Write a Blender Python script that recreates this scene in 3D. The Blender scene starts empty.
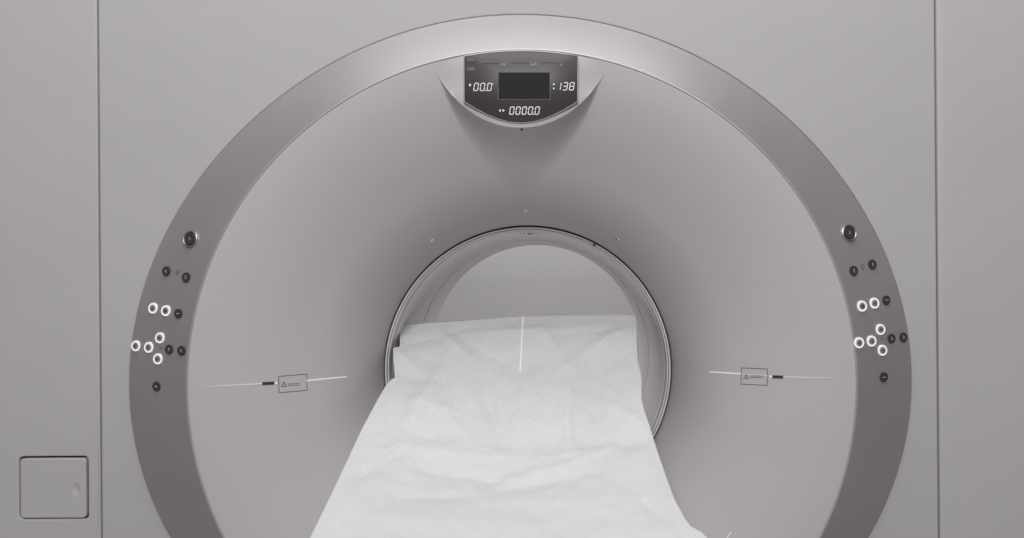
import bpy, math, random
import numpy as np
from mathutils import Vector, Matrix, noise

random.seed(4)
scn = bpy.context.scene
COL = scn.collection
F, PU, PV, RHO = 740.0, 562.0, 285.0, 0.0075     # the camera: focal length (px), principal point, roll
CX, CZ = -0.0845, -0.2055                        # gantry axis (camera stands at the origin, looks along +Y)
FLOOR = -1.22
TAU = 2 * math.pi


def at(u, v, d):
    a, b = u - PU, -(v - PV)
    return Vector(((a + RHO * b) * d / F, d, (b - RHO * a) * d / F))


# ------------------------------------------------------------------ materials
def mat(name, col, rough=0.5, metal=0.0, spec=0.5, mottling=0.04, bump=0.0, bscale=400.0, coat=0.0, emit=None, estr=0.0, rvar=0.06):
    m = bpy.data.materials.new(name)
    m.use_nodes = True
    nt = m.node_tree
    b = nt.nodes['Principled BSDF']
    b.inputs['Roughness'].default_value = rough
    b.inputs['Metallic'].default_value = metal
    b.inputs['Specular IOR Level'].default_value = spec
    b.inputs['Coat Weight'].default_value = coat
    b.inputs['Coat Roughness'].default_value = .34
    tc = nt.nodes.new('ShaderNodeTexCoord')
    if mottling:
        n = nt.nodes.new('ShaderNodeTexNoise')
        n.inputs['Scale'].default_value = 3.1
        n.inputs['Detail'].default_value = 7
        n.inputs['Roughness'].default_value = 0.62
        nt.links.new(tc.outputs['Object'], n.inputs['Vector'])
        r = nt.nodes.new('ShaderNodeMapRange')
        r.inputs['From Min'].default_value = .25
        r.inputs['From Max'].default_value = .75
        r.inputs['To Min'].default_value = 1 - mottling
        r.inputs['To Max'].default_value = 1 + mottling
        nt.links.new(n.outputs['Fac'], r.inputs['Value'])
        mx = nt.nodes.new('ShaderNodeVectorMath')
        mx.operation = 'SCALE'
        mx.inputs[0].default_value = col
        nt.links.new(r.outputs['Result'], mx.inputs['Scale'])
        nt.links.new(mx.outputs['Vector'], b.inputs['Base Color'])
        r2 = nt.nodes.new('ShaderNodeMapRange')
        r2.inputs['From Min'].default_value = .25
        r2.inputs['From Max'].default_value = .75
        r2.inputs['To Min'].default_value = rough - rvar
        r2.inputs['To Max'].default_value = rough + rvar
        nt.links.new(n.outputs['Fac'], r2.inputs['Value'])
        nt.links.new(r2.outputs['Result'], b.inputs['Roughness'])
    else:
        b.inputs['Base Color'].default_value = (*col, 1)
    if bump:
        n2 = nt.nodes.new('ShaderNodeTexNoise')
        n2.inputs['Scale'].default_value = bscale
        n2.inputs['Detail'].default_value = 2
        nt.links.new(tc.outputs['Object'], n2.inputs['Vector'])
        bp = nt.nodes.new('ShaderNodeBump')
        bp.inputs['Strength'].default_value = bump
        bp.inputs['Distance'].default_value = 0.001
        nt.links.new(n2.outputs['Fac'], bp.inputs['Height'])
        nt.links.new(bp.outputs['Normal'], b.inputs['Normal'])
    if emit:
        b.inputs['Emission Color'].default_value = (*emit, 1)
        b.inputs['Emission Strength'].default_value = estr
    return m


M = {
    'cover': mat('cover_paint', (.404, .391, .392), .6, spec=.22, bump=.12, bscale=900, mottling=.025),
    'side': mat('side_cover_paint', (.412, .398, .400), .6, spec=.22, bump=.12, bscale=900, mottling=.03),
    'funnel': mat('funnel_plastic', (.435, .416, .417), .58, spec=.28, bump=.08, bscale=900, mottling=.025),
    'silver': mat('silver_lacquer', (.372, .347, .348), .47, metal=.5, coat=.4, bump=.14, bscale=1500, mottling=.03),
    'seam': mat('liner_seam_grey', (.16, .15, .15), .8, mottling=0),  # even dark grey of the grooves between bore rings and liner
    'gasket': mat('rim_rubber', (.075, .068, .068), .8, mottling=0),
    'gap': mat('dark_gasket', (.03, .027, .027), .9, mottling=0),
    'lip': mat('bore_rim_plastic', (.60, .585, .575), .4, mottling=.03),
    'tube': mat('bore_liner_plastic', (.78, .76, .755), .4, mottling=.04),
    'glass': mat('smoked_display_glass', (.055, .048, .046), .36, mottling=0, spec=.38),
    'screen': mat('unlit_screen', (.020, .0195, .019), .5, mottling=0, spec=.06),
    'window': mat('unlit_readout_window', (.046, .040, .038), .36, mottling=0, spec=.32),
    'digit': mat('lit_digits', (.6, .6, .6), .5, mottling=0, emit=(1, .98, .97), estr=.12),
    'dim': mat('printed_glass_marks', (.32, .31, .30), .5, mottling=0),
    'rubber': mat('black_button', (.032, .030, .030), .5, mottling=.05),
    'glow': mat('lit_button_ring', (.7, .7, .7), .4, mottling=0, emit=(1, .985, .98), estr=.29),
    'capgrey': mat('grey_button_cap', (.21, .20, .20), .4, mottling=0),
    'chrome': mat('polished_steel', (.50, .48, .47), .34, metal=1, mottling=0),
    'icon': mat('pale_icon_print', (.30, .29, .28), .5, mottling=0),
    'print': mat('dark_print', (.07, .065, .062), .6, mottling=0),
    'laser': mat('laser_light', (.6, .6, .6), .6, mottling=0, emit=(1, .98, .97), estr=.27),  # glow stands in for projected laser lines; also on the emitter dots
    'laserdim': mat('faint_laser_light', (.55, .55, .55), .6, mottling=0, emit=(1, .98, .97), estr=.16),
    'wall': mat('white_wall_paint', (.52, .508, .512), .7, mottling=.02),
    'floor': mat('grey_vinyl_floor', (.30, .29, .28), .5, mottling=.06),
    'pad': mat('grey_pad_vinyl', (.25, .24, .24), .5, bump=.2),
    'shell': mat('table_shell', (.42, .41, .40), .45),
}


def paper():
    m = bpy.data.materials.new('embossed_paper')
    m.use_nodes = True
    nt = m.node_tree
    b = nt.nodes['Principled BSDF']
    b.inputs['Base Color'].default_value = (.69, .688, .69, 1)
    b.inputs['Roughness'].default_value = .72
    b.inputs['Specular IOR Level'].default_value = .25
    uv = nt.nodes.new('ShaderNodeTexCoord')
    sep = nt.nodes.new('ShaderNodeSeparateXYZ')
    nt.links.new(uv.outputs['UV'], sep.inputs[0])

    def math_(op, a, c=None):
        n = nt.nodes.new('ShaderNodeMath')
        n.operation = op
        for i, x in enumerate((a, c)):
            if x is None:
                continue
            if isinstance(x, (int, float)):
                n.inputs[i].default_value = x
            else:
                nt.links.new(x, n.inputs[i])
        return n.outputs[0]
    K = TAU / .0132
    a = math_('MULTIPLY', math_('ADD', sep.outputs[0], math_('MULTIPLY', sep.outputs[1], .95)), K)
    c = math_('MULTIPLY', math_('SUBTRACT', sep.outputs[0], math_('MULTIPLY', sep.outputs[1], .95)), K)
    g1 = math_('POWER', math_('ABSOLUTE', math_('SINE', math_('MULTIPLY', a, .5))), 3)
    g2 = math_('POWER', math_('ABSOLUTE', math_('SINE', math_('MULTIPLY', c, .5))), 3)
    grid = math_('MAXIMUM', g1, g2)
    # emboss fades in and out over the sheet where it was pressed flat
    n = nt.nodes.new('ShaderNodeTexNoise')
    n.inputs['Scale'].default_value = 7
    n.inputs['Detail'].default_value = 3
    nt.links.new(uv.outputs['UV'], n.inputs['Vector'])
    r = nt.nodes.new('ShaderNodeMapRange')
    r.inputs['From Min'].default_value = .38
    r.inputs['From Max'].default_value = .6
    r.inputs['To Min'].default_value = .5
    r.inputs['To Max'].default_value = 1.0
    nt.links.new(n.outputs['Fac'], r.inputs['Value'])
    geo = nt.nodes.new('ShaderNodeNewGeometry')
    sp = nt.nodes.new('ShaderNodeSeparateXYZ')
    nt.links.new(geo.outputs['Position'], sp.inputs[0])
    r3 = nt.nodes.new('ShaderNodeMapRange')
    r3.interpolation_type = 'SMOOTHSTEP'
    r3.inputs['From Min'].default_value = 1.38
    r3.inputs['From Max'].default_value = 1.56
    r3.inputs['To Min'].default_value = .10
    r3.inputs['To Max'].default_value = 1.0
    nt.links.new(sp.outputs[1], r3.inputs['Value'])
    emb = math_('MULTIPLY', math_('MULTIPLY', grid, r.outputs['Result']), r3.outputs['Result'])
    f = nt.nodes.new('ShaderNodeTexNoise')
    f.inputs['Scale'].default_value = 700
    nt.links.new(uv.outputs['UV'], f.inputs['Vector'])
    hgt = math_('ADD', emb, math_('MULTIPLY', f.outputs['Fac'], .25))
    bp = nt.nodes.new('ShaderNodeBump')
    bp.inputs['Strength'].default_value = .62
    bp.inputs['Distance'].default_value = .0016
    nt.links.new(hgt, bp.inputs['Height'])
    nt.links.new(bp.outputs['Normal'], b.inputs['Normal'])
    tr = nt.nodes.new('ShaderNodeBsdfTranslucent')
    tr.inputs['Color'].default_value = (.7, .7, .7, 1)
    mix = nt.nodes.new('ShaderNodeMixShader')
    mix.inputs[0].default_value = .12
    nt.links.new(b.outputs[0], mix.inputs[1])
    nt.links.new(tr.outputs[0], mix.inputs[2])
    nt.links.new(mix.outputs[0], nt.nodes['Material Output'].inputs['Surface'])
    return m


M['paper'] = paper()


# ------------------------------------------------------------------ objects
def empty(name, loc, label, cat):
    o = bpy.data.objects.new(name, None)
    COL.objects.link(o)
    o.location = loc
    o['label'] = label
    o['category'] = cat
    WORLD[o.name] = Vector(loc)
    return o


WORLD = {}


def mesh_obj(name, verts, faces, m, parent=None, origin=None, smooth=True, label=None, uvs=None, kind=None):
    """verts are world coordinates; the object's origin goes to `origin`."""
    origin = Vector(origin) if origin is not None else (sum((Vector(v) for v in verts), Vector()) / len(verts))
    me = bpy.data.meshes.new(name)
    me.from_pydata([tuple(Vector(v) - origin) for v in verts], [], faces)
    me.update()
    if smooth:
        me.shade_smooth()
        if smooth != True:
            me.set_sharp_from_angle(angle=math.radians(smooth))
    if uvs is not None:
        l = me.uv_layers.new(name='UVMap')
        for lp in me.loops:
            l.data[lp.index].uv = uvs[lp.vertex_index]
    me.materials.append(m)
    o = bpy.data.objects.new(name, me)
    COL.objects.link(o)
    WORLD[o.name] = origin
    if parent is not None:
        o.parent = parent
        o.location = origin - WORLD[parent.name]
    else:
        o.location = origin
    if label:
        o['label'] = label
    if kind:
        o['kind'] = kind
    return o


def loft(rings, closed=True):
    """rings: list of equally long vertex rows -> verts, faces"""
    n = len(rings[0])
    V = [p for r in rings for p in r]
    Fc = []
    for j in range(len(rings) - 1):
        for i in range(n if closed else n - 1):
            k = (i + 1) % n
            Fc.append((j * n + i, j * n + k, (j + 1) * n + k, (j + 1) * n + i))
    return V, Fc


def polar(r, th, d, cx=CX, cz=CZ):
    return Vector((cx + r * math.sin(th), d, cz + r * math.cos(th)))


N = 288
THS = [TAU * i / N for i in range(N)]


def circle(r, d):
    return [polar(r, t, d) for t in THS]


# ------------------------------------------------------------------ gantry profiles
def smooth01(x):
    x = min(1, max(0, x))
    return x * x * (3 - 2 * x)


S8 = [0.81009, 0.00845, -0.03217, 0.0019, 0.00621, -0.00168, -0.00755, 0.00077]


def rout(th):
    r = S8[0] + sum(S8[k] * math.cos(k * th) for k in range(1, 6)) + S8[6] * math.sin(th) + S8[7] * math.sin(2 * th)
    return r


FP = [(.350, 1.800), (.3515, 1.793), (.355, 1.778), (.362, 1.757), (.374, 1.729), (.39, 1.699), (.41, 1.670), (.44, 1.6375),
      (.48, 1.609), (.53, 1.579), (.59, 1.553), (.64, 1.538), (.67, 1.5325), (.6885, 1.5300)]
_fr = np.array([p[0] for p in FP])
_fd = np.array([p[1] for p in FP])
_g = np.linspace(.350, .6885, 340)
_m = np.gradient(_fd, _fr)
_k = np.clip(np.searchsorted(_fr, _g) - 1, 0, len(_fr) - 2)
_h = _fr[_k + 1] - _fr[_k]
_t = (_g - _fr[_k]) / _h
_i = ((2 * _t ** 3 - 3 * _t ** 2 + 1) * _fd[_k] + (_t ** 3 - 2 * _t ** 2 + _t) * _h * _m[_k]
      + (-2 * _t ** 3 + 3 * _t ** 2) * _fd[_k + 1] + (_t ** 3 - _t ** 2) * _h * _m[_k + 1])
_w = np.clip((_g - .36) / .05, 0, 1)
_s = _i.copy()
for _q in range(4):
    _p = np.pad(_s, 12, mode='reflect', reflect_type='odd')
    _s = np.convolve(_p, np.ones(25) / 25, mode='valid')
_i = _i * (1 - _w) + _s * _w


def dfun(r):
    return float(np.interp(r, _g, _i))


R0, D0, D1 = .6945, 1.5288, 1.600


def dring(r, th):
    f = min(1, max(0, (r - R0) / (rout(th) - .004 - R0)))
    return D0 + (D1 - D0) * (.88 * f + .12 * f * f)


def surf(x, z):
    r = math.hypot(x - CX, z - CZ)
    th = math.atan2(x - CX, z - CZ)
    return dfun(r) if r < .691 else dring(r, th)


def hit(u, v, off=0.0):
    d = 1.55
    for _ in range(60):
        p = at(u, v, d)
        d = .5 * d + .5 * surf(p.x, p.z)
    p = at(u, v, d)
    e = 1e-3
    gx = (surf(p.x + e, p.z) - surf(p.x - e, p.z)) / (2 * e)
    gz = (surf(p.x, p.z + e) - surf(p.x, p.z - e)) / (2 * e)
    n = Vector((gx, -1, gz)).normalized()
    return p + n * off, n


ct = empty('ct_scanner', (CX, 1.95, FLOOR), 'grey ring-shaped medical scanner with a round bore, lit buttons and a dark readout on top', 'medical scanner')

# funnel
rs = list(np.concatenate([np.linspace(.3512, .40, 26), np.linspace(.405, .6885, 60)]))
rings = [circle(.3512, 1.812)] + [circle(r, dfun(r)) for r in rs] + [circle(.6900, 1.5300), circle(.6914, 1.5302)]
mesh_obj('funnel', *loft(rings), M['funnel'], ct, smooth=True)

# silver trim ring
rings = [[polar(.6905, t, 1.5298) for t in THS], [polar(.6914, t, 1.5291) for t in THS], [polar(.6926, t, 1.5287) for t in THS]]
for k in range(25):
    f = (k / 24) ** 1.4
    rings.append([polar(R0 + (rout(t) - .004 - R0) * f, t, dring(R0 + (rout(t) - .004 - R0) * f, t)) for t in THS])
rings += [[polar(rout(t) - .0022, t, 1.6012) for t in THS], [polar(rout(t) - .0010, t, 1.6036) for t in THS],
          [polar(rout(t) - .0006, t, 1.607) for t in THS], [polar(rout(t) - .0006, t, 1.66) for t in THS]]
mesh_obj('trim_ring', *loft(rings), M['silver'], ct)

# ------------------------------------------------------------------ front covers
DC = 1.6085
XL, XR = at(99.5, 285, DC).x, at(937.5, 285, DC).x
ZB, ZT = FLOOR + .05, .86


def ray_rect(c, th, x0, x1, z0, z1):
    sx, cz_ = math.sin(th), math.cos(th)
    t = 1e9
    if sx > 1e-9: t = min(t, (x1 - c[0]) / sx)
    if sx < -1e-9: t = min(t, (x0 - c[0]) / sx)
    if cz_ > 1e-9: t = min(t, (z1 - c[1]) / cz_)
    if cz_ < -1e-9: t = min(t, (z0 - c[1]) / cz_)
    return t


def ths_with_corners(c, x0, x1, z0, z1, n=240):
    a = [TAU * i / n for i in range(n)]
    for x, z in ((x0, z0), (x0, z1), (x1, z0), (x1, z1)):
        a.append(math.atan2(x - c[0], z - c[1]) % TAU)
    return sorted(a)


def plate_with_hole(name, x0, x1, z0, z1, hole, c, m, d=DC, back=.02, bev=.0015, bevh=.002, parent=ct, hbk=.02, dfn=None, label=None):
    """a flat plate whose rim and whose hole edge are rounded over and turned back"""
    A = ths_with_corners(c, x0, x1, z0, z1)
    dd = dfn or (lambda x: 0.0)

    def P(r, t, y):
        x, z = c[0] + r * math.sin(t), c[1] + r * math.cos(t)
        return Vector((x, y + dd(x), z))

    def O(t, ins):
        return ray_rect(c, t, x0 + ins, x1 - ins, z0 + ins, z1 - ins)
    rg = [[P(hole(t), t, d + hbk) for t in A], [P(hole(t), t, d + bevh) for t in A], [P(hole(t) + bevh * .3, t, d + bevh * .3) for t in A],
          [P(hole(t) + bevh, t, d) for t in A], [P(hole(t) + bevh + .0012, t, d) for t in A]]
    for f in (.06, .12, .2, .3, .4, .5, .6, .7, .8, .9, .96):
        rg.append([P(hole(t) + bevh + f * (O(t, bev) - hole(t) - bevh), t, d) for t in A])
    rg += [[P(O(t, bev + .0012), t, d) for t in A], [P(O(t, bev), t, d) for t in A], [P(O(t, bev * .3), t, d + bev * .3) for t in A], [P(O(t, 0), t, d + bev) for t in A],
           [P(O(t, 0), t, d + back) for t in A]]
    return mesh_obj(name, *loft(rg), m, parent, smooth=40, label=label)


plate_with_hole('front_cover', XL + .0016, XR - .0019, ZB, ZT, lambda t: rout(t) + .0019, (CX, CZ), M['cover'], back=.03, bevh=.0020, hbk=.03, bev=.003)

# side covers, gently curved away from the viewer; the left one has a hatch opening
HX0, HX1 = at(19, 488, DC).x, at(88.5, 488, DC).x
HZ0, HZ1 = at(53, 519.3, DC).z, at(53, 456.3, DC).z
HC = ((HX0 + HX1) / 2, (HZ0 + HZ1) / 2)


def rrect(hw, hh, rad):
    def f(t):
        lo, hi = 0, 1
        s, c = abs(math.sin(t)), abs(math.cos(t))
        for _ in range(24):
            m_ = (lo + hi) / 2
            x, z = m_ * s, m_ * c
            ox, oz = max(0, x - (hw - rad)), max(0, z - (hh - rad))
            ins = x <= hw and z <= hh and (ox == 0 or oz == 0 or math.hypot(ox, oz) <= rad)
            if ins: lo = m_
            else: hi = m_
        return lo
    return f


HW, HH = (HX1 - HX0) / 2, (HZ1 - HZ0) / 2
XLL, XRR = XL - .36, XR + .36
cl = lambda x: .05 * max(0, (XL - .215 - x) / .145) ** 2.2
cr = lambda x: .05 * max(0, (x - XR - .215) / .145) ** 2.2


def grid_plate(name, x0, x1, m, dfn, holex=None):
    V, Fc, nx, nz = [], [], 28, 2
    xs = [x0, x0, x0 + .0012] + [x0 + .004 + (x1 - x0 - .008) * i / 24 for i in range(25)] + [x1 - .0012, x1, x1]
    ys = [.03, .0035, .0012] + [0] * 25 + [.0012, .0035, .03]
    for z in (ZB, ZT):
        for x, y in zip(xs, ys):
            V.append(Vector((x, DC + y + dfn(x), z)))
    n = len(xs)
    for i in range(n - 1):
        Fc.append((i, i + 1, n + i + 1, n + i))
    return mesh_obj(name, V, Fc, m, ct, smooth=60)


grid_plate('side_cover', XR + .0019, XRR, M['side'], cr)
# left cover in one mesh: polar plate around the hatch
plate_with_hole('side_cover', XLL, XL - .0014, ZB, ZT, rrect(HW, HH, .010), HC, M['side'], back=.03, bev=.003, bevh=.0025, hbk=.02,
                dfn=cl, label='left side cover with a small square service hatch')
# hatch door
hd = rrect(HW - .0036, HH - .0036, .008)
A = [TAU * i / 160 for i in range(160)]


def hp(t, ins, y, k=1.0):
    r = max(0.0, (hd(t) - ins)) * k
    x, z = HC[0] - .0012 + r * math.sin(t), HC[1] - .0010 + r * math.cos(t)
    return Vector((x, DC + y - .0005 + cl(x) - .010 * (x - HC[0]), z))


DX, DZ = at(76.5, 489.5, DC).x, at(76.5, 489.5, DC).z
rg = [[hp(t, 0, .015) for t in A], [hp(t, 0, .002) for t in A], [hp(t, .0006, .0007) for t in A], [hp(t, .002, 0) for t in A]]
for k in range(1, 43):
    rg.append([hp(t, .002, 0, max(1e-5, 1 - k / 42)) for t in A])
for r_ in rg[3:]:
    for p in r_:
        q = math.hypot((p.x - DX) / .011, (p.z - DZ) / .017)
        if q < 1:
            p.y += .0034 * (math.cos(math.pi * q) + 1) / 2
hatch = mesh_obj('hatch_door', *loft(rg), M['side'], ct, smooth=50)
mesh_obj('hatch_recess', [(HX0 - .01, DC + .0195, HZ0 - .01), (HX1 + .01, DC + .0195, HZ0 - .01), (HX1 + .01, DC + .0195, HZ1 + .01), (HX0 - .01, DC + .0195, HZ1 + .01)],
         [(0, 1, 2, 3)], M['gap'], ct, smooth=False)

# chassis behind the covers (dark seams), outer casing and rear cover
V, Fc = [], []
DB = DC + .032


def rectloop(x0, x1, z0, z1, d, c, A):
    return [Vector((c[0] + ray_rect(c, t, x0, x1, z0, z1) * math.sin(t), d, c[1] + ray_rect(c, t, x0, x1, z0, z1) * math.cos(t))) for t in A]


A2 = ths_with_corners((CX, CZ), XLL, XRR, ZB, ZT)
c0 = (CX, CZ)
rg = [[polar(.70, t, DB) for t in A2], rectloop(XLL + .004, XRR - .004, ZB + .002, ZT - .002, DB, c0, A2)]
ch = mesh_obj('chassis', *loft(rg), M['gap'], ct, smooth=False)
rg = [rectloop(XLL, XRR, ZB, ZT, DC + .09, c0, A2), rectloop(XLL, XRR, ZB, ZT, 2.40, c0, A2),
      rectloop(XLL + .03, XRR - .03, ZB, ZT - .03, 2.43, c0, A2), [polar(.352, t, 2.43) for t in A2], [polar(.352, t, 2.38) for t in A2]]
mesh_obj('rear_cover', *loft(rg), M['side'], ct, smooth=40)
rg = [rectloop(XLL + .02, XRR - .02, FLOOR, ZB + .004, 1.68, (CX, FLOOR + .02), ths_with_corners((CX, FLOOR + .02), XLL + .02, XRR - .02, FLOOR, ZB + .004)),
      rectloop(XLL + .02, XRR - .02, FLOOR, ZB + .004, 2.38, (CX, FLOOR + .02), ths_with_corners((CX, FLOOR + .02), XLL + .02, XRR - .02, FLOOR, ZB + .004))]
mesh_obj('plinth', *loft(rg), M['gap'], ct, smooth=False)

# ------------------------------------------------------------------ bore
# dark gap, rim, second gap, liner in two sections
mesh_obj('rim_gasket', *loft([circle(.3515, 1.808), circle(.3495, 1.812), circle(.345, 1.812)]), M['gasket'], ct)
rg = [circle(r, d) for r, d in ((.3474, 1.814), (.3474, 1.7995), (.3469, 1.7978), (.3455, 1.7972), (.3440, 1.7978), (.3432, 1.7995), (.3430, 1.804))]
mesh_obj('bore_rim', *loft(rg), M['lip'], ct)
mesh_obj('rim_gasket', *loft([circle(.3430, 1.803), circle(.3440, 1.8052), circle(.3418, 1.8060)]), M['seam'], ct)
rg = [circle(r, d) for r, d in ((.3425, 1.8065), (.3420, 1.8040), (.3410, 1.8032), (.3398, 1.8040), (.3390, 1.8065), (.3387, 1.812), (.3386, 1.834))]
mesh_obj('inner_rim', *loft(rg), M['lip'], ct)
mesh_obj('rim_gasket', *loft([circle(.3386, 1.833), circle(.3400, 1.8355), circle(.3400, 1.8375), circle(.3384, 1.8390)]), M['seam'], ct)
rg = [circle(r, d) for r, d in ((.3400, 1.8400), (.3388, 1.8385), (.3380, 1.8395), (.3378, 1.845), (.338, 1.95), (.338, 2.08), (.338, 2.163), (.3383, 2.167), (.340, 2.1685))]
liner = mesh_obj('bore_liner', *loft(rg), M['tube'], ct)
mesh_obj('liner_seam', *loft([circle(.340, 2.168), circle(.3412, 2.1705), circle(.340, 2.173)]), M['seam'], liner)
rg = [circle(r, d) for r, d in ((.340, 2.1725), (.3375, 2.1735), (.3365, 2.177), (.3365, 2.25), (.3365, 2.38), (.337, 2.425), (.342, 2.436), (.352, 2.4365))]
mesh_obj('bore_liner', *loft(rg), M['tube'], ct)


# ------------------------------------------------------------------ small pieces laid on the front
def frame_at(p, n, up=Vector((0, 0, 1))):
    x = up.cross(n) * -1
    x = n.cross(up) * -1 if x.length < 1e-6 else x
    x = Vector((1, 0, 0)) - n * n.x
    x.normalize()
    z = x.cross(n).normalized()
    if z.z < 0:
        z = -z
    return x, z


def disc(name, p, n, prof, m, parent, seg=36, label=None):
    """prof: (radius, height above surface); closed with a centre point"""
    x, z = frame_at(p, n)
    V = []
    for r, h in prof:
        for i in range(seg):
            a = TAU * i / seg
            V.append(p + x * r * math.cos(a) + z * r * math.sin(a) + n * h)
    Fc = []
    for j in range(len(prof) - 1):
        for i in range(seg):
            k = (i + 1) % seg
            Fc.append((j * seg + i, j * seg + k, (j + 1) * seg + k, (j + 1) * seg + i))
    if prof[-1][0] > 1e-6 and name not in ('light_ring', 'collar'):
        V.append(p + n * prof[-1][1])
        c = len(V) - 1
        b = (len(prof) - 1) * seg
        for i in range(seg):
            Fc.append((b + i, b + (i + 1) % seg, c))
    return mesh_obj(name, V, Fc, m, parent, origin=p, smooth=35, label=label)


def strokes(name, p, n, segs, w, h, m, parent, th=.0003):
    """flat bars in the local frame (metres): segs = list of ((x0,z0),(x1,z1))"""
    x, z = frame_at(p, n)
    V, Fc = [], []
    for s in segs:
        (a, b), (c, d) = s[0], s[1]
        ww = s[2] if len(s) > 2 else w
        t = Vector((c - a, d - b))
        t.normalize()
        q = Vector((-t.y, t.x)) * ww / 2
        k = len(V)
        for hh in (0, h):
            for X, Z in ((a + q.x, b + q.y), (a - q.x, b - q.y), (c - q.x, d - q.y), (c + q.x, d + q.y)):
                V.append(p + x * X + z * Z + n * hh)
        Fc += [(k + 4, k + 5, k + 6, k + 7)] + [(k + i, k + (i + 1) % 4, k + 4 + (i + 1) % 4, k + 4 + i) for i in range(4)]
    return mesh_obj(name, V, Fc, m, parent, origin=p, smooth=False)


PX = 1.55 / F      # one pixel at the gantry front
ICON = {
    'dot': [((-1, 0), (1, 0), 1.6)],
    'minus': [((-1.5, 0), (1.5, 0), .7)],
    'up': [((-1.2, -.6), (0, .8)), ((0, .8), (1.2, -.6))],
    'down': [((-1.2, .6), (0, -.8)), ((0, -.8), (1.2, .6))],
    'left': [((.7, 1.3), (-.7, 0)), ((-.7, 0), (.7, -1.3))],
    'right': [((-.7, 1.3), (.7, 0)), ((.7, 0), (-.7, -1.3))],
    'box': [((-1, -1), (1, -1)), ((1, -1), (1, 1)), ((1, 1), (-1, 1)), ((-1, 1), (-1, -1))],
    'bars': [((-1, .8), (1, .8)), ((-1, 0), (1, 0)), ((-1, -.8), (.4, -.8))],
}


def scale_icon(k, s):
    out = []
    for g in ICON[k]:
        out.append(((g[0][0] * s, g[0][1] * s), (g[1][0] * s, g[1][1] * s)) + ((g[2] * s,) if len(g) > 2 else ()))
    return out


def dark_button(u, v, icon='dot', r=4.6, label=None):
    p, n = hit(u, v, 0)
    n0 = n
    n = (n + Vector((0, -.8, 0))).normalized()
    p = p + n * (5.0 * PX * math.sin(n.angle(n0)) + .0002)
    R = r * PX * 1.08
    b = disc('push_button', p, n, [(R, -.006), (R, .0010), (R * .95, .0016), (R * .85, .0018), (R * .6, .0015), (R * .3, .0013)], M['rubber'], ct, label=label)
    strokes('button_icon', p + n * .0014, n, scale_icon(icon, PX * 1.25), PX * .8, .0005, M['icon'], b)
    return b


def lit_button(u, v, icon='dot'):
    p, n = hit(u, v, 0)
    n0 = n
    n = (n + Vector((0, -.8, 0))).normalized()
    p = p + n * (6.0 * PX * math.sin(n.angle(n0)) + .0002)
    a, b_ = 5.5 * PX, 3.35 * PX
    b = disc('lit_push_button', p, n, [(b_ * 1.02, -.004), (b_ * 1.02, .0012), (b_ * .92, .0017), (b_ * .7, .0018), (b_ * .35, .0016)], M['capgrey'], ct)
    disc('light_ring', p, n, [(a, -.006), (a, .0006), (a * .95, .0011), (b_ * 1.1, .0011), (b_ * 1.03, .0008)], M['glow'], b)
    strokes('button_icon', p + n * .0017, n, scale_icon(icon, PX * 1.0), PX * .95, .0005, M['gap'], b)
    return b


def stop_button(u, v):
    p, n = hit(u, v, 0)
    n0 = n
    n = (n + Vector((0, -.8, 0))).normalized()
    p = p + n * (7.6 * PX * math.sin(n.angle(n0)) + .0002)
    R = 6.1 * PX
    b = disc('emergency_button', p, n, [(R, -.006), (R, .0020), (R * .95, .0027), (R * .85, .0029), (R * .55, .0024), (R * .3, .0022)], M['rubber'], ct)
    disc('collar', p, n, [(R * 1.42, -.007), (R * 1.42, .0008), (R * 1.36, .0022), (R * 1.24, .0028), (R * 1.12, .0022), (R * 1.06, .0003)], M['chrome'], b)
    strokes('button_icon', p + n * .0024, n, scale_icon('right', PX * 1.1), PX * .7, .0006, M['icon'], b)


for u, v, ic in ((153.9, 308.3, 'left'), (166.7, 310.8, 'box'), (160.7, 337.9, 'up'), (136.8, 345.9, 'left'), (149.6, 347.4, 'right'), (158.7, 358.9, 'down'),
                 (861.3, 306.2, 'box'), (873.6, 303.3, 'left'), (879.7, 329.5, 'up'), (858.4, 342.8, 'left'), (870.8, 341.1, 'left'), (881.6, 350.3, 'down')):
    lit_button(u, v, ic)
for u, v, ic, r in ((179.2, 313.5, 'minus', 4.4), (170, 349.2, 'right', 4.4), (182.3, 350.5, 'right', 4.4), (157.3, 386.2, 'dot', 4.4), (167.3, 271.3, 'left', 4.6),
                    (187, 277.4, 'right', 4.6), (885.5, 300.2, 'minus', 4.4), (890.6, 338.4, 'right', 4.4), (902.5, 337.2, 'right', 4.5), (883, 377, 'minus', 4.5),
                    (852.9, 270.8, 'left', 4.6), (871.5, 264.6, 'right', 4.6)):
    dark_button(u, v, ic, r)
stop_button(191.8, 239.3)
stop_button(847.8, 233.2)
for u, v in ((177.6, 272.4), (862.3, 267)):     # small tilt symbol printed between two buttons
    p, n = hit(u, v, 0)
    k = PX
    strokes('printed_symbol', p, n, [((-2 * k, 2.4 * k), (2 * k, 2.4 * k)), ((0, 2.4 * k), (0, -2.4 * k)), ((-2 * k, -.2 * k), (2 * k, -.2 * k)),
                                     ((-1.8 * k, -2.6 * k), (1.8 * k, -2.6 * k)), ((-2.4 * k, 1.2 * k), (-2.4 * k, -1 * k)), ((2.4 * k, 1.2 * k), (2.4 * k, -1.4 * k))], .45 * k, .0003, M['print'], ct)
for u, v in ((161.2, 347.9), (882.3, 339.3)):
    p, n = hit(u, v, 0)
    strokes('printed_symbol', p, n, [((-2 * PX, 0), (2 * PX, 0))], .6 * PX, .0003, M['print'], ct)

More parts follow.
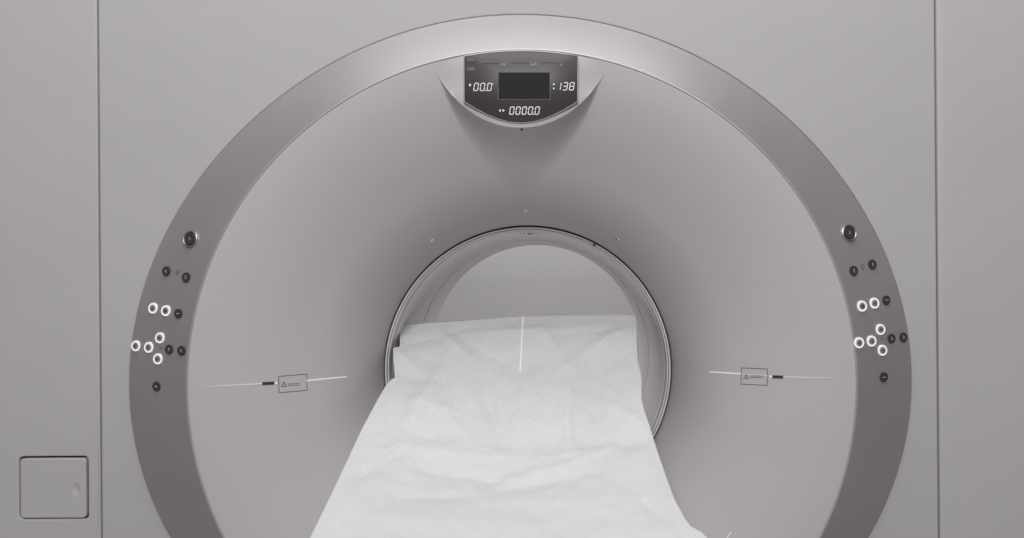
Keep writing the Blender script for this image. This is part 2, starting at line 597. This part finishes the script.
# screws on the funnel
for u, v in ((525.3, 211), (432.3, 240.6), (617.8, 239.6)):
    p, n = hit(u, v, 0)
    s = disc('screw', p, n, [(2.2 * PX, -.001), (2.2 * PX, .0006), (1.7 * PX, .0020), (1.0 * PX, .0020), (.6 * PX, .0010)], M['lip'], ct, seg=20)
    strokes('screw_slot', p + n * .0012 + Vector((-.4 * PX, 0, .5 * PX)), n, [((-1.7 * PX, -.1 * PX), (1.0 * PX, .8 * PX))], 1.7 * PX, .0012, M['gap'], s)

# alignment lasers: dark slot, warning label, glowing strip painting the light line along the funnel
def ribbon(name, pts, w, m, parent, off=.0005, taper=False):
    V, Fc = [], []
    for i, (p, n) in enumerate(pts):
        a = pts[max(0, i - 1)][0]
        b = pts[min(len(pts) - 1, i + 1)][0]
        s = (b - a).normalized().cross(n).normalized() * w / 2
        if taper:
            s *= .35 + .65 * min(1, i / (len(pts) * .6))
        V += [p + n * off + s, p + n * off - s, p + s, p - s]
    for i in range(len(pts) - 1):
        k = 4 * i
        Fc += [(k, k + 1, k + 5, k + 4), (k, k + 4, k + 6, k + 2), (k + 1, k + 3, k + 7, k + 5)]
    return mesh_obj(name, V, Fc, m, parent, smooth=False)


def hline(a, b, n=24):
    return [hit(a[0] + (b[0] - a[0]) * i / n, a[1] + (b[1] - a[1]) * i / n, 0) for i in range(n + 1)]


ribbon('painted_laser_line', hline((204, 386.6), (262, 383.6)), .8 * PX, M['laserdim'], ct, taper=True)
ribbon('painted_laser_line', hline((306.5, 380.6), (346.5, 376.7)), 1.15 * PX, M['laser'], ct)
ribbon('painted_laser_line', hline((835, 377.9), (783.5, 376.9)), .7 * PX, M['laserdim'], ct, taper=True)
ribbon('painted_laser_line', hline((709.5, 371.9), (741, 373.8)), 1.1 * PX, M['laser'], ct)
ribbon('painted_laser_line', hline((742, 373.9), (768, 375.8)), .45 * PX, M['laserdim'], ct)
ribbon('painted_laser_line', hline((723, 545), (731, 532)), .9 * PX, M['laserdim'], ct, taper=False)
for a, b, dot in (((262.3, 383.6), (274.2, 383.0), (276.2, 382.9)), ((772.6, 376.7), (783, 377.0), (770.6, 376.6))):
    pts = hline(a, b, 6)
    w = ribbon('laser_window', pts, 2.9 * PX, M['gap'], ct, off=.0009)
    p, n = hit(dot[0], dot[1], 0)
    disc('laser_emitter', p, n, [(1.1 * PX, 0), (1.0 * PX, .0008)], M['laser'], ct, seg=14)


def label_box(corn, flip):
    """engraved outline of the warning label: frame, triangle, a line of small print"""
    P = [hit(u, v, 0) for u, v in corn]
    for i in range(4):
        pass
    loop = []
    for i in range(4):
        a, b = corn[i], corn[(i + 1) % 4]
        loop.append((a, b))
    V, Fc = [], []

    def bar(a, b, w):
        pts = hline(a, b, 5)
        for i, (p, n) in enumerate(pts):
            t = (pts[-1][0] - pts[0][0]).normalized()
            s = t.cross(n).normalized() * w / 2
            e = t * w / 2 * (-1 if i == 0 else 1 if i == len(pts) - 1 else 0)
            V.extend([p + n * .0004 + s + e, p + n * .0004 - s + e])
        k = len(V) - 2 * len(pts)
        for i in range(len(pts) - 1):
            Fc.append((k + 2 * i, k + 2 * i + 1, k + 2 * i + 3, k + 2 * i + 2))
    for a, b in loop:
        bar(a, b, .62 * PX)
    box = mesh_obj('warning_label', V, Fc, M['print'], ct, smooth=False)
    V, Fc = [], []
    cu, cv = flip
    tri = [(cu - 2.6, cv + 2.3), (cu + 2.6, cv + 2.3), (cu, cv - 2.4)]
    for i in range(3):
        bar(tri[i], tri[(i + 1) % 3], .5 * PX)
    bar((cu, cv - .8), (cu, cv + 1.2), .6 * PX)
    mesh_obj('warning_triangle', V, Fc, M['print'], box, smooth=False)
    V, Fc = [], []
    x = cu + 4.2
    while x < cu + 16:
        L = random.uniform(1.0, 2.4)
        for r_ in (-.2, 1.3):
            bar((x, cv + r_ - (x - cu) * .03), (x + L, cv + r_ - (x + L - cu) * .03), .55 * PX)
        x += L + .7
    mesh_obj('small_print', V, Fc, M['print'], box, smooth=False)


label_box([(278.6, 376.4), (306.9, 374.0), (306.9, 390.3), (279.0, 392.7)], (283.8, 384.2))
label_box([(741.5, 367.8), (767.4, 369.0), (767.4, 385.4), (741.0, 384.0)], (746.2, 376.4))

# faint graduation marks on the bore rim and the little latch
V, Fc = [], []
for u, w, h in ((520.2, .8, .8), (523, 1.3, 1.2), (527.4, 1.6, 2.2), (530, 1.6, 2.4), (533.2, 1, 1), (536, 1.2, 1.0), (539.6, 1, 1)):
    a = math.asin((at(u, 233, 1.83).x - CX) / .3375)
    k = len(V)
    dd0 = 1.84
    L = h * .026
    hw = w * .0017 / .3375
    V += [polar(.3374, a - hw, dd0 + .02), polar(.3374, a + hw, dd0 + .02), polar(.3374, a + hw, dd0 + .02 + L), polar(.3374, a - hw, dd0 + .02 + L)]
    Fc.append((k, k + 1, k + 2, k + 3))
mesh_obj('graduation_marks', V, Fc, M['print'], liner, smooth=False)
a = math.atan2(596.5 - 528.3, 371 - 245)
V = []
for dr, dy in ((0, 0), (-.0045, 0), (-.0045, .008), (0, .008)):
    for s in (-1, 1):
        V.append(polar(.3455 + dr, a + s * .011 * (1 if dr == 0 else .6), 1.7955 + dy))
mesh_obj('rim_latch', V, [(0, 1, 3, 2), (2, 3, 5, 4), (4, 5, 7, 6), (0, 2, 4, 6), (1, 3, 5, 7)], M['gap'], ct, smooth=False)

# ------------------------------------------------------------------ display housing
UC = 520.4
cr_x = np.array([0, 12, 24, 47, 65, 75, 83.5])
cr_v = np.array([127.6, 126.8, 123.9, 113.6, 98.6, 86.5, 72.5])
pc = np.polyfit(np.concatenate([-cr_x[::-1], cr_x]), np.concatenate([cr_v[::-1], cr_v]), 6)
ve_x = np.array([0, 15, 30, 47, 62, 75, 83.5])
ve_v = np.array([204, 195, 178, 153, 127, 97, 73.6])


def crest(x): return float(np.polyval(pc, x))
def vend(x): return float(np.interp(abs(x), ve_x, ve_v))


def face_d(x):
    s = max(0, 1 - (abs(x) / 84) ** 2)
    return 1.5270 - .0140 * s ** .8


NX = 84
Vs, rows = [], []
cols = [-83.5 + 167 * i / NX for i in range(NX + 1)]
NT = 26
rows = []
for k in range(7):                                # front face, from the trim ring down to the crest
    row = []
    for x in cols:
        v0 = 384 - math.sqrt(332.4 ** 2 - (x + UC - 520.7) ** 2)
        v1 = crest(x) - .9
        q = at(UC + x, v0 + (v1 - v0) * k / 6, 1.53)
        e_ = smooth01((83.5 - abs(x)) / (40 - 20 * k / 6))
        fd = surf(q.x, q.z) - .0003
        row.append(Vector((q.x, fd + (face_d(x) - fd) * e_ * (1 if k else .6), q.z)))
    rows.append(row)
def edge_d(x, o):
    p_, _ = hit(UC + x, crest(x), 0)
    e_ = smooth01((83.5 - abs(x)) / 17)
    return p_.y - .0003 + (face_d(x) + o - p_.y + .0003) * e_


rows.append([at(UC + x, crest(x) + .1, edge_d(x, .0006)) for x in cols])
rows.append([at(UC + x, crest(x) + .7, edge_d(x, .0022)) for x in cols])
for k in range(1, NT + 1):                        # underside, sweeping back into the funnel
    t = k / NT
    row = []
    for x in cols:
        vc = crest(x) + .7
        v = vc + (vend(x) - vc) * t ** 1.35
        p, n = hit(UC + x, v, 0)
        tt = t ** 1.35
        w = (1 - tt) ** 2.3
        pc_, _ = hit(UC + x, vc, 0)
        dep = p.y + (edge_d(x, .0022) - pc_.y) * w - .0006 * (1 - t) + .0004 * t
        row.append(at(UC + x, v, dep))
    rows.append(row)
V, Fc = loft(rows, closed=False)
housing = mesh_obj('display_housing', V, Fc, M['funnel'], ct, smooth=28)

# glass with dark edge
top = [(-55.6, 56.8), (-42, 54.6), (-28, 52.9), (-14, 51.9), (0, 51.6), (14, 51.8), (28, 52.8), (42, 54.4), (56.6, 56.2)]
bot = [(56.6, 101), (50, 105.5), (43, 109.5), (34, 114), (24, 118.4), (13, 121.4), (1, 122.6), (-11, 121.6), (-22, 118.6), (-33, 114.2), (-43, 109), (-50, 105), (-55.6, 101.3)]
GD = 1.5095
out = [at(UC + x, v, GD + .001) for x, v in top + bot]
cen = sum(out, Vector()) / len(out)


def sc(s, y): return [Vector((cen.x + (p.x - cen.x) * s, y, cen.z + (p.z - cen.z) * s)) for p in out]


rg = [sc(1.022, GD + .022), sc(1.020, GD + .0012), sc(1.014, GD + .0003), sc(1.006, GD + .0006)]
bz = mesh_obj('display_bezel', *loft(rg), M['funnel'], housing, smooth=50)
rg = [sc(1.006, GD + .006), sc(1.004, GD + .0012), sc(.996, GD + .0006)]
V, Fc = loft(rg)
k = len(V)
V += [Vector((cen.x, GD + .0006, cen.z))]
Fc += [(k - len(out) + i, k - len(out) + (i + 1) % len(out), k) for i in range(len(out))]
glass = mesh_obj('display_glass', V, Fc, M['glass'], housing, smooth=50)


def rect(name, u0, v0, u1, v1, m, d, parent=glass, fr=0):
    q = [at(u0, v0, d), at(u1, v0, d), at(u1, v1, d), at(u0, v1, d)]
    b = [p + Vector((0, .0005, 0)) for p in q]
    return mesh_obj(name, q + b, [(0, 1, 2, 3), (0, 4, 5, 1), (1, 5, 6, 2), (2, 6, 7, 3), (3, 7, 4, 0)], m, parent, smooth=False)


scr_f = rect('screen_frame', 497.6, 71.7, 550.4, 100.0, M['window'], GD - .0002)
rect('screen', 498.6, 72.6, 549.6, 99.0, M['screen'], GD - .0006)
for a in ((482, 58.8, 498.5, 63.2), (511, 58.2, 529, 62.8), (541, 58.8, 558, 62.6), (467.5, 58.0, 475.5, 61.6), (467.5, 67, 475, 71)):
    rect('readout_window', *a, M['window'], GD - .0001)

SEG = {'a': ((0, 1), (1, 1)), 'b': ((1, 1), (1, .5)), 'c': ((1, .5), (1, 0)), 'd': ((0, 0), (1, 0)), 'e': ((0, .5), (0, 0)), 'f': ((0, 1), (0, .5)), 'g': ((0, .5), (1, .5))}
DIG = {'0': 'abcdef', '1': 'bc', '3': 'abcdg', '8': 'abcdefg'}


def digits(text, u, v, w, h, gap, lean=.16):
    """slanted seven-segment figures; u, v = lower left in px, y grows upward"""
    V, Fc = [], []
    x0 = u
    for ch in text:
        if ch == '.':
            x0 += .5
            q = [(x0 - gap + .35, -.55), (x0 - gap + 1.5, -.55), (x0 - gap + 1.65, .6), (x0 - gap + .5, .6)]
            k = len(V)
            V += [at(a, v - b, GD - .0004) for a, b in q]
            Fc.append((k, k + 1, k + 2, k + 3))
            continue
        for s in DIG[ch]:
            (a, b), (c, d) = SEG[s]
            ax, ay, bx, by = a * w, b * h, c * w, d * h
            t = Vector((bx - ax, by - ay)).normalized()
            g = .28
            ax += t.x * g; ay += t.y * g; bx -= t.x * g; by -= t.y * g
            q = Vector((-t.y, t.x)) * .45
            k = len(V)
            for X, Y in ((ax + q.x, ay + q.y), (ax - q.x, ay - q.y), (bx - q.x, by - q.y), (bx + q.x, by + q.y)):
                V.append(at(x0 + X + Y * lean, v - Y, GD - .0004))
            Fc.append((k, k + 1, k + 2, k + 3))
        x0 += w + gap
    return mesh_obj('digit_readout', V, Fc, M['digit'], glass, smooth=False)


digits('00.0', 473.6, 90.6, 3.9, 7.4, 2.5)
digits('138', 556.0, 90.0, 4.1, 7.4, 2.5)
digits('0000.0', 509.4, 114.3, 3.8, 7.4, 2.4)


def mark(name, pts, m, dd=.0004):
    V = [at(u, v, GD - dd) for u, v in pts]
    return mesh_obj(name, V, [tuple(range(len(V)))], m, glass, smooth=False)


mark('indicator', [(468.7, 85), (470, 83.4), (471.3, 85), (470, 86.6)], M['digit'])
mark('indicator', [(492.6, 83.2), (493.9, 83.2), (493.9, 84.6), (492.6, 84.6)], M['dim'])
mark('indicator', [(552.6, 84.8), (553.8, 82.9), (555.0, 84.8)], M['digit'])
mark('indicator', [(552.6, 87.8), (555.0, 87.8), (553.8, 89.7)], M['digit'])
mark('indicator', [(500.8, 109), (500.8, 112), (498.6, 110.5)], M['digit'])
mark('indicator', [(502.6, 109), (504.8, 110.5), (502.6, 112)], M['digit'])


def text(body, u, v, size, m, parent, name, d):
    cu = bpy.data.curves.new(name, 'FONT')
    cu.body = body
    cu.align_x = 'CENTER'
    cu.align_y = 'CENTER'
    cu.size = size * d / F
    to = bpy.data.objects.new('tmp', cu)
    me = bpy.data.meshes.new_from_object(to)
    me.name = name
    bpy.data.objects.remove(to)
    me.materials.append(m)
    o = bpy.data.objects.new(name, me)
    COL.objects.link(o)
    o.rotation_euler = (math.pi / 2, 0, 0)
    o.parent = parent
    p = at(u, v, d)
    WORLD[o.name] = p
    o.location = p - WORLD[parent.name]
    return o


text('kV', 503.4, 64.8, 4.6, M['dim'], glass, 'printed_unit', GD - .0006)
text('mA', 533.6, 64.6, 4.6, M['dim'], glass, 'printed_unit', GD - .0006)
text('s', 561.2, 64.6, 4.6, M['dim'], glass, 'printed_unit', GD - .0006)
p = at(521.8, 129.6, 1.5155)
disc('microphone_hole', p, Vector((0, -1, 0)), [(1.3 * PX, 0), (1.1 * PX, .0006), (.5 * PX, .0007)], M['gap'], housing, seg=14)

# ------------------------------------------------------------------ the paper sheet
vk = np.array([300, 317, 330, 350, 380, 410, 432, 450, 470, 500, 538, 600, 700, 860])
dk = np.array([1.99, 1.905, 1.855, 1.80, 1.725, 1.64, 1.57, 1.505, 1.435, 1.33, 1.21, 1.03, .79, .56])
uLv = np.array([317, 343.5, 345.5, 362, 377.5, 380, 384, 400, 430, 460, 500, 538, 600, 700, 860])
uLu = np.array([400, 400, 393.2, 393.6, 395, 391, 387, 377.5, 361.5, 347.5, 328.5, 310, 262, 168, -10])
uRv = np.array([317, 322, 345, 362, 370, 376, 400, 410, 428, 455, 480, 495, 503, 512, 520, 527, 529, 532, 538, 600, 700, 860])
uRu = np.array([636, 636.3, 637, 637.8, 640, 641.3, 641.6, 644, 650, 658.6, 667.2, 672.6, 675.8, 681, 685.5, 691, 694.5, 701.5, 707.5, 738, 795, 900])


# folds: (u0,v0,u1,v1,width px,height m), raised towards the viewer; negative = valley
FOLDS = [(357, 478, 405, 448, 7, -.006), (366, 466, 402, 444, 5, .005), (400, 447, 470, 458, 9, .006), (470, 458, 540, 462, 9, .005), (540, 462, 610, 446, 7, .006),
         (420, 470, 500, 481, 8, -.005), (512, 481, 566, 468, 6, .005), (566, 468, 612, 447, 6, .005), (500, 492, 600, 472, 8, -.004), (560, 455, 640, 438, 8, -.004),
         (612, 447, 655, 440, 7, -.004), (450, 352, 408, 428, 11, .010), (470, 345, 520, 372, 10, -.005), (520, 372, 545, 362, 9, -.003), (565, 372, 568, 450, 9, .007),
         (590, 360, 600, 440, 11, -.006), (634, 326, 568, 368, 8, .008), (636, 345, 600, 372, 8, -.005), (402, 345, 470, 328, 6, -.005), (440, 330, 470, 360, 9, .006),
         (395, 372, 440, 384, 7, -.005), (480, 380, 500, 440, 10, -.005), (525, 385, 515, 445, 9, .004), (395, 400, 460, 415, 8, .004), (385, 420, 430, 440, 8, -.005),
         (430, 400, 470, 440, 7, .004), (600, 400, 645, 425, 8, .005), (340, 520, 372, 478, 9, .004), (640, 500, 668, 520, 9, -.005), (655, 470, 690, 530, 8, .004),
         (400, 520, 560, 528, 14, .003), (450, 505, 640, 500, 10, .003), (480, 334, 560, 330, 5, .003), (560, 334, 632, 330, 5, -.003), (540, 330, 560, 352, 7, .005),
         (380, 500, 470, 497, 9, -.003), (398, 352, 420, 372, 6, .004)]


def fold_h(u, v):
    h = 0
    for a, b, c, d, w, g in FOLDS:
        dx, dy = c - a, d - b
        L = dx * dx + dy * dy
        t = ((u - a) * dx + (v - b) * dy) / L
        tc = min(1, max(0, t))
        q = math.hypot(u - a - tc * dx, v - b - tc * dy) / w
        if q < 3:
            h += g * (.75 * math.exp(-q * q) + .32 * math.exp(-2.2 * q)) * (1 - .5 * abs(2 * tc - 1) ** 2)
    return h


def bow(v):      # how far the middle of the sheet hangs below its edges, px
    return float(np.interp(v, [317, 380, 420, 450, 500, 560, 700, 860], [0, 2, 6, 13, 16, 16, 16, 16]))


def sheet(s, v):
    """s in -1..1 across, v = row (where the row's edges stand in the picture)"""
    uL, uR = float(np.interp(v, uLv, uLu)), float(np.interp(v, uRv, uRu))
    f = (s + 1) / 2
    # the outline steps only near the edge; further in it is even
    wl, wr = (1 - f) ** 3, f ** 3
    u = uL + (uR - uL) * f
    top = (9.0 * max(0, -s - 0) ** .9 if s < 0 else 0.6 * s) if v < 360 else 0
    top = (8.5 * (-s) ** 1.0 if s < 0 else -.8 * s)
    vv = v + top * (1 - smooth01((v - 317) / 45)) + bow(v) * (1 - s * s)
    d = float(np.interp(v, vk, dk))
    p = at(u, vv, d)
    fl = 1 - abs(s) ** 6
    h = 1.25 * fold_h(u, vv) * (1 if abs(s) < .97 else .4)
    q = Vector((p.x * 5.5, d * 5.5, 3.3))
    h += .0055 * (noise.noise(q) * 1.0 + .5 * noise.noise(q * 2.3 + Vector((9, 2, 1))) + .28 * noise.noise(q * 5.1)) * fl
    qd = Vector((p.x * 14 + d * 9, d * 5 - p.x * 4, 7.7))
    up = .45 + .55 * smooth01((d - 1.25) / .3)
    h += .0020 * (1 - abs(noise.noise(qd)) * 2) * fl * up
    qe = Vector((p.x * 21 - d * 13, d * 15 + p.x * 8, 1.7))
    h += .0014 * (1 - abs(noise.noise(qe)) * 2) * fl * up
    qf = Vector((p.x * 38 + d * 11, d * 33 - p.x * 6, 4.4))
    h += .0009 * (1 - abs(noise.noise(qf)) * 2) * fl * up
    h *= .12 + .88 * smooth01((v - 317) / 18)
    nrm = Vector((0, -.5, .86)) if v < 450 else Vector((0, -.2, .98))
    return p + nrm * h


rows_v = list(np.linspace(317, 345, 24)) + list(np.linspace(345.6, 376.8, 22)) + list(np.linspace(377.5, 540, 150)) + list(np.linspace(543, 860, 50))
NS = 230
cs = [-1 + 2 * i / NS for i in range(NS + 1)]
rows = []
# far end: the paper folds over the pad and hangs down behind it
first = [sheet(s, 317) for s in cs]
for k, (dy, dz) in enumerate(((.075, -.14), (.07, -.09), (.060, -.05), (.045, -.022), (.03, -.004), (.018, .004), (.008, .0035))):
    rows.append([p + Vector((0, dy + .006 * smooth01((s + .3) / .8), dz - .004 * smooth01(.5 - s))) for p, s in zip(first, cs)])
for v in rows_v:
    rows.append([sheet(s, v) for s in cs])
# paper turned down along both sides
R2 = []
for r_ in rows:
    l, rr = r_[0], r_[-1]
    L = [l + Vector((x, .002, z)) for x, z in ((.016, -.075), (.014, -.05), (.010, -.028), (.005, -.012), (.0012, -.003))]
    Rg = [rr + Vector((x, .002, z)) for x, z in ((-.0012, -.003), (-.005, -.012), (-.010, -.028), (-.014, -.05), (-.016, -.075))]
    R2.append(L + r_ + Rg)
V, Fc = loft(R2, closed=False)
W = len(R2[0])
# texture coordinates in metres along the paper
uvs, acc = [], 0
for j, r_ in enumerate(R2):
    if j:
        acc += (R2[j][W // 2] - R2[j - 1][W // 2]).length if False else math.hypot(R2[j][0].y - R2[j - 1][0].y, R2[j][0].z - R2[j - 1][0].z)
    for i in range(W):
        uvs.append((-.30 + .60 * (i - 5) / NS, acc))
sh = mesh_obj('paper_sheet', V, Fc, M['paper'], None, smooth=True, uvs=uvs)
sh['label'] = 'crumpled white embossed paper sheet covering the table that runs into the bore'
sh['category'] = 'paper sheet'
md = sh.modifiers.new('thickness', 'SOLIDIFY')
md.thickness = .0007
md.offset = -1

# glowing ribbon painted in for the laser light on the paper
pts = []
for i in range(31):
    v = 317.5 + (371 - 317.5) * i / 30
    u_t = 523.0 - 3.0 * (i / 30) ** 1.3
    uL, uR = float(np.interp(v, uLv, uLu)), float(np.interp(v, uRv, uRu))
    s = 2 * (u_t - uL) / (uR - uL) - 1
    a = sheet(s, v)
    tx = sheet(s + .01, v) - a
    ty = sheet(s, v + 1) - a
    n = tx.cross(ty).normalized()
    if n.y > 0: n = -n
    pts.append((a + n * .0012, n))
ribbon('painted_laser_line', pts, 1.0 * 1.8 / F, M['laser'], ct, off=.0006).name = 'painted_laser_line'

# ------------------------------------------------------------------ table under the paper
tb = empty('patient_table', (CX, 1.1, FLOOR), 'narrow scanner table hidden under the white paper sheet', 'patient table')


def slab(name, prof, ws, th, m, lift):
    """prof: (y, z) along the length; concave across"""
    rg = []
    for y, z in prof:
        row = []
        for i in range(13):
            s = -1 + i / 6
            row.append(Vector((CX + s * ws, y, z + lift * s * s)))
        for i in range(13):
            s = 1 - i / 6
            row.append(Vector((CX + s * ws * .93, y, z + lift * s * s - th)))
        rg.append(row)
    V, Fc = loft(rg)
    n = 26
    for b in (0, (len(rg) - 1) * n):
        for i in range(12):
            Fc.append((b + i, b + i + 1, b + 24 - i, b + 25 - i))
    return mesh_obj(name, V, Fc, m, tb, smooth=50)


def zc(v):
    return at(515, v + bow(v), float(np.interp(v, vk, dk))).z


slab('tabletop', [(.57, -.505), (.8, -.505), (1.1, -.505), (1.5, -.505), (2.0, -.505), (2.3, -.505)], .20, .035, M['shell'], .03)
prof = [(float(np.interp(v, vk, dk)), zc(v) - .03) for v in (860, 700, 600, 538, 500, 470, 450)]
slab('mattress', prof, .215, .025, M['pad'], .012)
prof = [(float(np.interp(v, vk, dk)), zc(v) - .028) for v in (446, 432, 410, 380, 350, 330, 320)]
slab('head_cushion', prof, .19, .05, M['pad'], .0)
V, Fc = loft([[Vector((CX + a * w, 1.0 + b * l, z)) for a, b in ((-1, -1), (1, -1), (1, 1), (-1, 1))] for z, w, l in ((FLOOR, .26, .42), (FLOOR + .1, .26, .42), (FLOOR + .13, .2, .36), (-.60, .17, .33), (-.535, .19, .40))])
mesh_obj('pedestal', V, Fc, M['shell'], tb, smooth=False)

# ------------------------------------------------------------------ room surfaces that are in view or carry the machine
mesh_obj('wall', [(-4, 4.2, FLOOR), (4, 4.2, FLOOR), (4, 4.2, 1.7), (-4, 4.2, 1.7)], [(0, 1, 2, 3)], M['wall'], smooth=False, kind='structure')
mesh_obj('floor', [(-4, -3, FLOOR), (4, -3, FLOOR), (4, 4.2, FLOOR), (-4, 4.2, FLOOR)], [(0, 1, 2, 3)], M['floor'], smooth=False, kind='structure')

# ------------------------------------------------------------------ light
w = bpy.data.worlds.new('World')
scn.world = w
w.use_nodes = True
bg = w.node_tree.nodes['Background']
bg.inputs['Color'].default_value = (1.0, .955, .955, 1)
bg.inputs['Strength'].default_value = .10


def area(name, loc, tgt, sx, sy, e, col=(1, .985, .975)):
    l = bpy.data.lights.new(name, 'AREA')
    l.shape = 'RECTANGLE'
    l.size, l.size_y = sx, sy
    l.energy = e
    l.color = col
    o = bpy.data.objects.new(name, l)
    COL.objects.link(o)
    o.location = loc
    o.rotation_euler = (Vector(tgt) - Vector(loc)).to_track_quat('-Z', 'Y').to_euler()
    return o


area('unseen_overhead_light', (-.1, -3.6, 2.9), (-.1, 1.6, -.4), 3.0, 1.5, 238, (1, .99, .995))
area('unseen_overhead_light', (-.16, 1.0, 2.4), (-.16, 1.0, -1), 2.8, .65, 27, (.975, .985, 1))
area('unseen_overhead_light', (-.1, .15, 2.4), (-.1, .15, -1), 1.8, .6, 20, (1, .985, .98))  # added fill lamp, brightens the flat near part of the sheet
area('unseen_back_light', (0, 2.9, 1.65), (0, 3.4, -1), 2.0, .8, 17)
area('unseen_back_light', (0, 3.7, .95), (0, 1.9, -.35), 1.8, .5, 26)  # added lamp kept out of view, aimed into the bore to brighten the liner

# ------------------------------------------------------------------ camera
cam = bpy.data.cameras.new('camera')
co = bpy.data.objects.new('camera', cam)
COL.objects.link(co)
cam.sensor_width = 36
cam.lens = F / 1024 * 36
cam.shift_x = -(PU - 512) / 1024
cam.shift_y = (PV - 269) / 1024
cam.clip_start = .05
cam.clip_end = 50
co.matrix_world = Matrix.Rotation(math.pi / 2, 4, 'X') @ Matrix.Rotation(-RHO, 4, 'Z')
scn.camera = co
scn.view_settings.view_transform = 'Standard'
scn.view_settings.look = 'None'
scn.view_settings.exposure = 0
scn.view_settings.gamma = 1
scn.cycles.use_denoising = True
